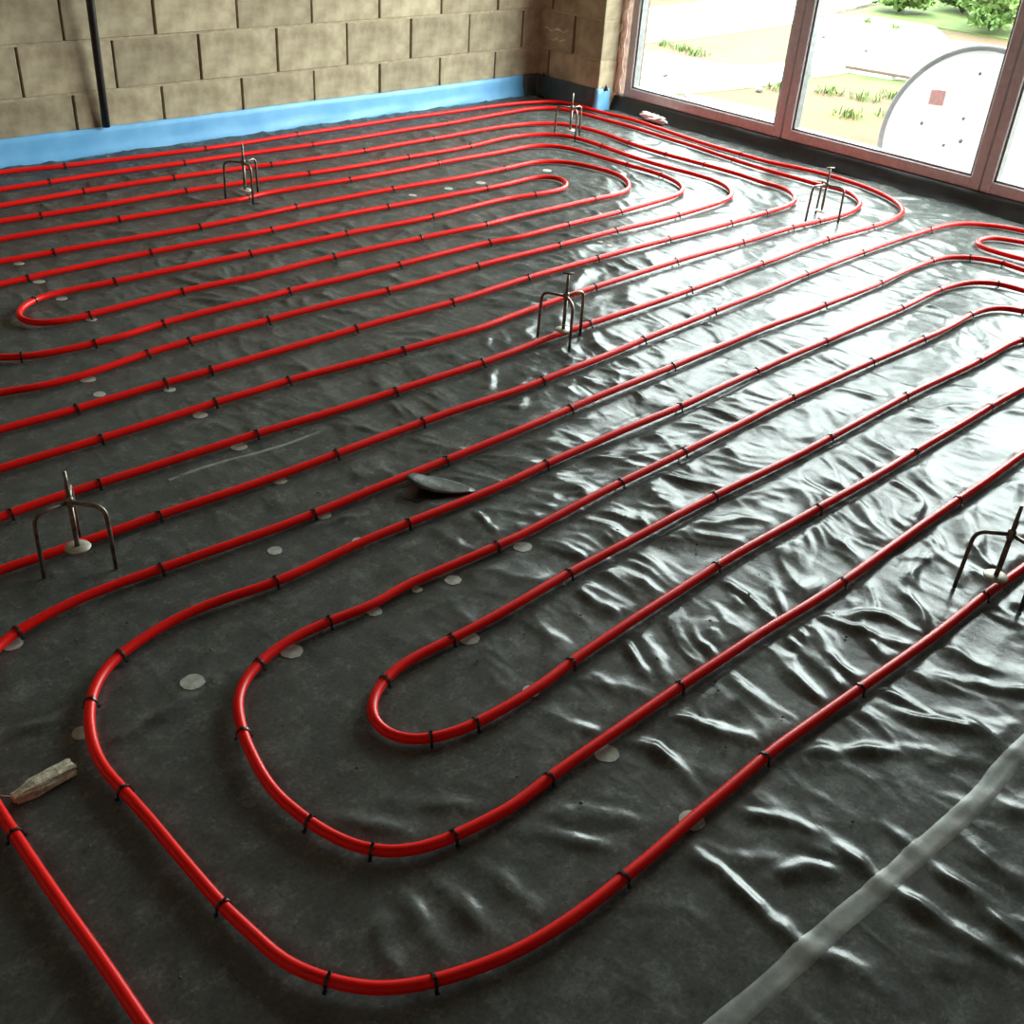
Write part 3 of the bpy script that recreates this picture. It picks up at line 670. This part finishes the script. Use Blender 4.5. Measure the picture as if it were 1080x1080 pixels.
ys = np.arange(YE + .0, -4.135, -.06)
prof = [(1.832, .001), (1.842, .012), (1.856, .034), (1.872, .062), (1.882, .079), (1.900, .0815), (1.99, .0815), (1.99, -.02)]
vs = []; fs = []; n = len(prof)
for i, y in enumerate(ys):
    for k, (x, z) in enumerate(prof):
        a = .0035 * math.sin(i * .8 + k) + .003 * math.sin(i * .31 + 2 * k) if 0 < k < 4 else 0
        vs.append((x + a, y, z))
for i in range(len(ys) - 1):
    for k in range(n - 1):
        fs.append((i * n + k, i * n + k + 1, (i + 1) * n + k + 1, (i + 1) * n + k))
o = mesh_obj('threshold_membrane', vs, fs, 'black_strip', None, True)
tag(o, 'matt black membrane upstand under the brown window frames', 'membrane')

# foam bead between reveal and first frame
mb = MB()
zs = np.linspace(.085, 2.47, 70)
mb.tube([(XW - .012 + .004 * math.sin(z * 31), YE - .018 + .004 * math.sin(z * 47 + 1), z) for z in zs], [.017 + .004 * math.sin(z * 63) for z in zs], 8)
o = mb.build('foam_bead', 'foam', None, True)
tag(o, 'pinkish expanding-foam bead between pale block reveal and brown window frame', 'foam')

# black conduit leaning on the back wall
p0 = Vector((-1.2295, -.024, .133)); p1 = Vector((-1.248, -.07, .695)); dv = (p1 - p0) / (p1.z - p0.z)
cd_ = MB().tube([p0 + dv * t for t in np.linspace(0, 2.3, 14)], .0185, 12).build('conduit', 'black_plastic', None, True)
tag(cd_, 'upright black plastic conduit leaning against the block wall', 'conduit')

# ------------------------------------------------------------------ heating pipes with their clips
LAB = {
 'far': 'red heating pipe wound as the large far spiral between block wall and window',
 'r14': 'straight red heating pipe dividing the far spiral from the near loops, turning along the window',
 'r15': 'red heating pipe next outside the biggest near hairpin, passing the rubble lump',
 'a': 'red heating pipe making the biggest, outermost hairpin loop in the foreground',
 'b': 'red heating pipe making the middle hairpin of the three foreground loops',
 'c': 'red heating pipe making the smallest, innermost hairpin loop in the foreground',
 's': 'tight red pipe bend at the right edge, close to the window'}
clip = MB()
prof = []
ro = RP + .0008
for a in np.linspace(-20, 200, 12):
    t = math.radians(a); prof.append((ro * math.cos(t), ro * math.sin(t)))
prof = [(ro * 1.0, -RP - .001)] + prof + [(-ro, -RP - .001)]
cv = []; cf = []; tk = .0018; hwid = .0027
for (y, z) in prof:
    l = math.hypot(y, max(z, 0)) or 1
    ny, nz = (y / l, max(z, 0) / l)
    for (sx_, k) in ((-1, 0), (1, 0), (1, 1), (-1, 1)):
        cv.append((sx_ * hwid, y + ny * tk * k, z + nz * tk * k))
for i in range(len(prof) - 1):
    for k in range(4):
        cf.append((i * 4 + k, i * 4 + (k + 1) % 4, (i + 1) * 4 + (k + 1) % 4, (i + 1) * 4 + k))
clip.add(cv, cf)
clip.box(-.0025, .0025, .002, .0055, RP + .002, RP + .0052)
clip.box(-.0032, .0032, ro, ro + .006, -RP - .001, -RP + .002)
clip.box(-.0032, .0032, -ro - .006, -ro, -RP - .001, -RP + .002)
clip_me = clip.mesh('pipe_clip'); clip_me.materials.append(MAT['black_plastic'])
rc = random.Random(21)
for key, P_ in PATH.items():
    zz = RP + .0042 + .0012 * np.sin(np.arange(len(P_)) * .07) + .0008 * np.sin(np.arange(len(P_)) * .23 + 1)
    root = empty('heating_pipe', (P_[0][0], P_[0][1], 0))
    tag(root, LAB[key], 'heating pipe', 'red underfloor heating pipes')
    o_ = Vector(root.location)
    mb = MB().tube([Vector((p[0], p[1], z)) - o_ for p, z in zip(P_, zz)], RP, 12)
    mb.build('pipe', 'red_pipe', root, True)
    for (x, y) in CLIPS[key]:
        x /= 1000; y /= 1000
        i = int(np.argmin(np.hypot(P_[:, 0] - x, P_[:, 1] - y)))
        i = min(max(i, 1), len(P_) - 2)
        t = P_[i + 1] - P_[i - 1]
        c_ = link('pipe_clip', clip_me, None, root)
        c_.location = (P_[i][0] - o_.x, P_[i][1] - o_.y, zz[i])
        c_.rotation_euler = (0, 0, math.atan2(t[1], t[0]) + (PI if rc.random() < .5 else 0) + rc.uniform(-.12, .12))

# ------------------------------------------------------------------ screed-level tripods
def tripod(x, y, ang, label, bar=None, scale=1.0, lean=0.0):
    root = empty('level_tripod', (x, y, 0)); root.rotation_euler = (0, 0, math.radians(ang))
    tag(root, label, 'tripod', 'steel screed-level tripods')
    r_, zh, zt, zd = .088, .165, .241, .044
    for k in range(3):
        a = 2 * PI * k / 3; c_, s_ = math.cos(a), math.sin(a)
        pts = bend_path([(c_ * .004, s_ * .004, zh - .002), (c_ * (r_ - .004), s_ * (r_ - .004), zh), (c_ * r_, s_ * r_, .001)], .028, 6)
        MB().tube(pts, .0052, 8).build('leg', 'steel', root, True)
    MB().tube([(0, 0, zd), (0, 0, zh - .012)], .0062, 8).build('spindle', 'steel', root, True)
    MB().tube([(0, 0, zh - .012), (0, 0, zh + .03), (0, 0, zt)], [.0052, .0052, .0042], 8).build('pin', 'steel', root, True)
    MB().lathe([(.0085, zh - .014), (.0098, zh - .008), (.0098, zh + .006), (.0075, zh + .011)], 10).build('hub', 'steel', root, True)
    MB().lathe([(.006, zd - .006), (.027, zd - .004), (.029, zd - .0015), (.027, zd + .001), (.009, zd + .003)], 20).build('disc', 'zinc', root, True)
    if bar is not None:
        a = math.radians(bar - ang); c_, s_ = math.cos(a), math.sin(a)
        MB().tube([(-c_ * .018, -s_ * .018, zt), (c_ * .018, s_ * .018, zt + .001)], .0032, 6).build('cross_bar', 'zinc' if bar == -41 else 'steel', root, True)
    return root
tripod(-1.067, -.973, 140, 'steel three-legged level marker nearest the block wall, at upper left')
tripod(1.068, -.924, 124, 'steel three-legged level marker in the far corner by the pier')
tripod(1.002, -2.62, 165, 'steel three-legged level marker standing by the window, with a pale tip', bar=-41)
tripod(-1.026, -2.892, 119, 'steel three-legged level marker in the middle of the floor, with a crossbar on top', bar=-46)
tripod(-2.841, -3.113, -175, 'brownish steel three-legged level marker at the left edge, pale disc on its spindle')
tw = tripod(-1.243, -4.54, 134, 'dark three-legged level marker at the right edge, over the biggest hairpin')
wm = tw.matrix_basis.inverted()
MB().tube([wm @ Vector(q) for q in ((-1.246, -4.541, .052), (-1.252, -4.555, .034), (-1.262, -4.585, .029))], .0016, 6).build('tie_wire', 'steel', tw, True)

# ------------------------------------------------------------------ small things on the floor
bm = bmesh.new(); bmesh.ops.create_cube(bm, size=1)
bmesh.ops.subdivide_edges(bm, edges=list(bm.edges), cuts=5, use_grid_fill=True)
rq = random.Random(2)
for q in bm.verts:
    p = q.co.copy(); f_ = 1 - .35 * sstep(.15, .5, -p.x)
    q.co = Vector((p.x * .108, p.y * .027 * f_, (p.z + .5) * .023 * f_)) + Vector((rq.uniform(-1, 1), rq.uniform(-1, 1), rq.uniform(-.7, .7))) * .0022
me = bpy.data.meshes.new('rubble_lump'); bm.to_mesh(me); bm.free()
o = link('rubble_lump', me, 'rubble'); o.location = (-3.190, -3.712, .003); o.rotation_euler = (0, 0, math.radians(3))
tag(o, 'rough pale stick of mortar rubble lying beside a red pipe at the left edge', 'rubble')
o = MB().tube([(-3.235, -3.713, .006), (-3.262, -3.69, .012), (-3.29, -3.68, .026), (-3.34, -3.675, .03), (-3.40, -3.68, .004)], .0017, 6).build('wire_offcut', 'steel', None, True)
tag(o, 'thin dark wire offcut at the left edge beside the rubble', 'wire')

bm = bmesh.new(); bmesh.ops.create_icosphere(bm, subdivisions=4, radius=1)
for q in bm.verts:
    p = q.co; x_, y_, z_ = p
    k = 1 + .45 * float(perlin(np.array([x_ * 2.2 + 5]), np.array([y_ * 2.2 + z_ * 1.7]))[0]) + .3 * float(perlin(np.array([x_ * 5 + 9]), np.array([z_ * 5 + y_ * 4]))[0])
    q.co = Vector((x_ * .028 * k, y_ * .10 * k, max(-.9, z_) * .019 * k + .017))
me = bpy.data.meshes.new('plastic_scrap'); bm.to_mesh(me); bm.free()
o = link('plastic_scrap', me, 'scrap'); o.location = (1.797, -.925, .014); o.rotation_euler = (0, 0, -.1)
tag(o, 'crumpled pale plastic scrap lying against the black window membrane', 'plastic scrap')

# crumbs of debris
rg = random.Random(31); mb = MB()
for k in range(260):
    x = rg.uniform(-3.4, -1.6); y = rg.uniform(-4.9, -2.9)
    s_ = rg.choice((.0012, .0015, .002, .0028)); z = max(h_at(x + a, y + c) for a in (-.008, 0, .008) for c in (-.008, 0, .008))
    if min(np.hypot(P_[:, 0] - x, P_[:, 1] - y).min() for P_ in PATH.values()) < .03: continue
    if np.hypot(*(np.array(TAPE) / 1000 - (x, y)).T).min() < .12: continue
    vv = [(x + s_ * rg.uniform(.6, 1.3) * a, y + s_ * rg.uniform(.6, 1.3) * b_, z + .003 + s_ * (c_ + .25)) for a, b_, c_ in ((-1, -1, -.2), (1, -1, -.2), (1, 1, -.2), (-1, 1, -.2), (0, 0, 1))]
    mb.add(vv, [(0, 1, 4), (1, 2, 4), (2, 3, 4), (3, 0, 4)])
o = mb.build('debris_crumbs', 'stone'); tag(o, 'fine grey crumbs of debris scattered over the black sheet', 'debris', kind='stuff')

# ------------------------------------------------------------------ outside
ZG = -.30
g = MB()
g.add([(2.16, -30, ZG), (45, -30, ZG), (45, 40, ZG), (2.16, 40, ZG)], [(0, 1, 2, 3)])
g = g.build('ground', 'soil'); tag(g, kind='structure')

def slab_obj(name, poly, h, label, mat='concrete_out'):
    n = len(poly); vs = [(x, y, ZG - .02) for x, y in poly] + [(x, y, ZG + h) for x, y in poly]
    cxm = sum(p[0] for p in poly) / n; cym = sum(p[1] for p in poly) / n
    fs = [tuple(range(2 * n - 1, n - 1, -1))] + [(i, i + n, (i + 1) % n + n, (i + 1) % n) for i in range(n)]
    # orient the top upwards
    area = sum(poly[i][0] * poly[(i + 1) % n][1] - poly[(i + 1) % n][0] * poly[i][1] for i in range(n))
    if area > 0: fs = [tuple(range(n, 2 * n))] + [(i, (i + 1) % n, (i + 1) % n + n, i + n) for i in range(n)]
    o = mesh_obj(name, vs, fs, mat)
    return tag(o, label, 'paving')
slab_obj('concrete_path', [(6.84, 3.73), (9.01, 3.93), (11.83, 4.15), (13.5, 4.2), (12.5, 3.2), (9.25, 2.62), (8.24, 2.36), (6.78, 2.25), (5.85, 2.21), (5.22, 2.3), (3.5, 2.6), (3.2, 3.6)], .03, 'bright concrete path crossing the top of the first window pane')
slab_obj('concrete_slab', [(4.89, 2.01), (5.19, 1.73), (5.21, 1.23), (5.46, .92), (6.28, .84), (5.44, .29), (4.45, .39), (3.94, .48), (3.5, .6), (3.6, 1.6)], .025, 'bright concrete slab low in the first pane, beyond the soil')
slab_obj('concrete_yard', [(8.24, 2.13), (9.4, 2.54), (9.88, 2.23), (10.0, 1.46), (9.18, .85), (9.4, .0), (7.78, -.4), (6.34, -.05), (6.22, .33), (5.62, .36), (6.4, .86)], .03, 'pale concrete yard behind the white disc')
slab_obj('ground_sheet', [(3.9, .44), (3.98, .25), (4.05, -.34), (3.74, -.53), (3.5, -.2), (3.62, .1)], .012, 'pale blue-green plastic sheet on the ground just outside the first pane', 'outside_sheet')['category'] = 'plastic sheet'

o = MB().cbox(-.028, .028, -.62, .02, 0.001, .026, .003).build('timber_plank', 'wood'); o.location = (6.27, .38, ZG + .03); o.rotation_euler = (0, 0, math.radians(12))
tag(o, 'brown timber plank lying on the concrete beside the white disc', 'plank')

# white round board leaning outside the second pane
wd_ = empty('round_board', (2.32, -2.567, ZG)); tag(wd_, 'big white round board with grey rim standing outside the second window pane', 'board')
e1 = Vector((0, -1, 0)); e2 = Vector((.24253563, 0, .9701425)); nn = Vector((-.9701425, 0, .24253563))
cc = Vector((2.43233, -2.56736, .17932)) - Vector(wd_.location)
def disc_pt(a, c_, d_): return cc + e1 * a + e2 * c_ + nn * d_
R_ = .487
def ring(prof, name, mat, n=64):
    vs = []; fs = []
    for (r_, dd) in prof:
        for j in range(n):
            t = 2 * PI * j / n; vs.append(disc_pt(r_ * math.cos(t), r_ * math.sin(t), dd))
    for i in range(len(prof) - 1):
        for j in range(n):
            fs.append((i * n + j, i * n + (j + 1) % n, (i + 1) * n + (j + 1) % n, (i + 1) * n + j))
    return vs, fs
vs, fs = ring([(.462, -.03), (.462, 0.0)], 'b', '')
fs.append(tuple(range(64, 128))); fs.append(tuple(range(63, -1, -1)))
mesh_obj('panel', vs, fs, 'white_board', wd_)
vs, fs = ring([(.455, .004), (.47, .012), (R_ - .004, .010), (R_, 0), (R_, -.035), (.46, -.035), (.455, .004)], 'r', '')
mesh_obj('rim', vs, fs, 'grey_rim', wd_, True)
q_ = [(-.27, .215), (-.185, .222), (-.175, .145), (-.262, .138)]
mesh_obj('sticker', [disc_pt(a, c_, .003) for a, c_ in q_] + [disc_pt(a, c_, .0) for a, c_ in q_], [(0, 1, 2, 3), (3, 2, 1, 0), (0, 4, 5, 1), (1, 5, 6, 2), (2, 6, 7, 3), (3, 7, 4, 0)], 'pink_label', wd_)
for (a, c_, s_) in ((-.258, .036, .011), (-.038, .106, .01), (-.092, -.047, .01), (-.007, -.007, .012), (-.04, .338, .009)):
    vs = [disc_pt(a, c_, .008)] + [disc_pt(a + s_ * math.cos(t), c_ + s_ * math.sin(t), 0) for t in np.linspace(0, 2 * PI, 8, endpoint=False)]
    mesh_obj('hole_plug', vs, [(0, 1 + j, 1 + (j + 1) % 8) for j in range(8)], 'stone', wd_)

# stones and weeds
rg = random.Random(44)
SL = ['dark stone on the concrete slab edge seen low in the first pane', 'grey stone at the top of the pale yard', 'small stone on the soil just outside the first pane', 'stone near the far left frame on the concrete slab', 'stone in the middle of the pale yard', 'stone on the yard beside the white disc']
for (x, y), l_ in zip([(5.2, .58), (7.66, 1.53), (4.62, .22), (4.21, .92), (7.32, .81)], SL):
    bm = bmesh.new(); bmesh.ops.create_icosphere(bm, subdivisions=2, radius=1)
    for q in bm.verts: q.co = Vector((q.co.x * .036, q.co.y * .03, q.co.z * .024)) * rg.uniform(.85, 1.15)
    me = bpy.data.meshes.new('stone'); bm.to_mesh(me); bm.free()
    o = link('stone', me, 'stone', None, True); o.location = (x, y, ZG + (.055 if x > 7 or x < 4.5 else .022)); o.rotation_euler = (0, 0, rg.uniform(0, 6)); tag(o, l_, 'stone', 'stones outside')
TL = ['low green weed tuft on the soil beyond the second pane, leftmost', 'small green tuft on soil between plank and white disc', 'green tuft on soil close against the white disc rim', 'wide green grass tuft low on soil in the second pane', 'grass tuft low on soil next to the disc edge', 'green grass tuft at the path edge near the left frame', 'second grass tuft along the path edge in the first pane', 'third grass tuft along the path edge in the first pane', 'weed tuft at the far yard edge', 'weed tuft at the far yard edge nearer the shrubs', 'weed tuft by the slab edge low in the first pane']
for (x, y), l_ in zip([(5.17, -.13), (5.24, -.43), (5.56, -.52), (4.5, -.72), (4.85, -.88), (5.62, 2.08), (5.59, 1.82), (5.52, 1.59), (9.26, 1.95), (9.24, 1.54), (4.9, .2)], TL):
    mb = MB(); big_ = .16
    for k in range(60):
        a = rg.uniform(0, 2 * PI); r0 = rg.uniform(0, .13); h = rg.uniform(.03, .09); ln = rg.uniform(.02, .07); w_ = .006
        bx, by = r0 * math.cos(a), r0 * math.sin(a); t = rg.uniform(0, 2 * PI)
        dx, dy = math.cos(t), math.sin(t)
        mb.add([(bx - dy * w_, by + dx * w_, .001), (bx + dy * w_, by - dx * w_, .001), (bx + dx * ln * .5 + dy * w_ * .7, by + dy * ln * .5 - dx * w_ * .7, h * .7), (bx + dx * ln, by + dy * ln, h), (bx + dx * ln * .5 - dy * w_ * .7, by + dy * ln * .5 + dx * w_ * .7, h * .7)], [(0, 1, 2, 4), (4, 2, 3)])
    o = mb.build('grass_tuft', 'grass'); o.location = (x, y, ZG + (.03 if x > 9 else 0)); tag(o, l_, 'grass tuft', 'weeds outside')

def shrub(x, y, rx, ry, rz, n, label, seed):
    r_ = random.Random(seed)
    root = empty('shrub', (x, y, ZG)); tag(root, label, 'shrub', 'shrubs beyond the yard')
    mb = MB()
    for k in range(6):
        a = 2 * PI * k / 6; mb.tube([(0, 0, .032), (rx * .35 * math.cos(a), ry * .35 * math.sin(a), rz * .6), (rx * .6 * math.cos(a), ry * .6 * math.sin(a), rz * 1.1)], [.018, .012, .005], 6)
    mb.build('stem', 'wood', root, True)
    lumps = [(r_.uniform(-.65, .65) * rx, r_.uniform(-.65, .65) * ry, r_.uniform(.1, 1.2) * rz, r_.uniform(.28, .5)) for _ in range(14)]
    mb = MB()
    for k in range(n):
        lx, ly, lz, lr = r_.choice(lumps)
        a = r_.uniform(0, 2 * PI); c_ = r_.uniform(-1, 1); s_ = math.sqrt(1 - c_ * c_); q = lr * r_.uniform(.6, 1.05)
        p = Vector((lx + q * rx * s_ * math.cos(a), ly + q * ry * s_ * math.sin(a), max(.135, lz + q * rz * c_)))
        d1 = Vector((r_.uniform(-1, 1), r_.uniform(-1, 1), r_.uniform(-.5, 1))).normalized(); d2 = d1.cross(Vector((r_.uniform(-1, 1), r_.uniform(-1, 1), r_.uniform(-1, 1)))).normalized()
        L_ = r_.uniform(.06, .11)
        mb.add([p, p + d1 * L_ * .5 + d2 * L_ * .28, p + d1 * L_, p + d1 * L_ * .5 - d2 * L_ * .28], [(0, 1, 2, 3)])
    mb.build('foliage', 'leaf', root)['kind'] = 'stuff'
shrub(10.45, .95, .7, .6, .5, 3400, 'dense green shrub right above the white disc, nearest the yard', 1)
shrub(11.7, 1.95, .5, .42, .36, 3400, 'leafy light green shrub behind the yard, mid second pane', 2)
shrub(10.75, 2.35, .5, .34, .26, 3000, 'low green shrub beyond the yard next to the mullion', 3)
shrub(12.6, .45, .95, .9, .8, 3400, 'tall green shrub at the top right corner of the second pane', 4)
shrub(9.3, 4.95, 1.6, .6, .22, 3000, 'low grassy green shrub beyond the path, top of the first pane', 5)
shrub(13.1, 2.3, .8, .95, .7, 3800, 'green shrub in the back row, above the middle of the second pane', 6)
slab_obj('grass_verge', [(10.1, .2), (10.05, 1.5), (9.95, 2.3), (9.6, 2.58), (12.6, 3.1), (13.65, 4.1), (14.5, 5.4), (30, 12), (30, -6), (12, -2)], .015, 'bright green verge on which the shrubs grow', 'verge')['category'] = 'grass verge'
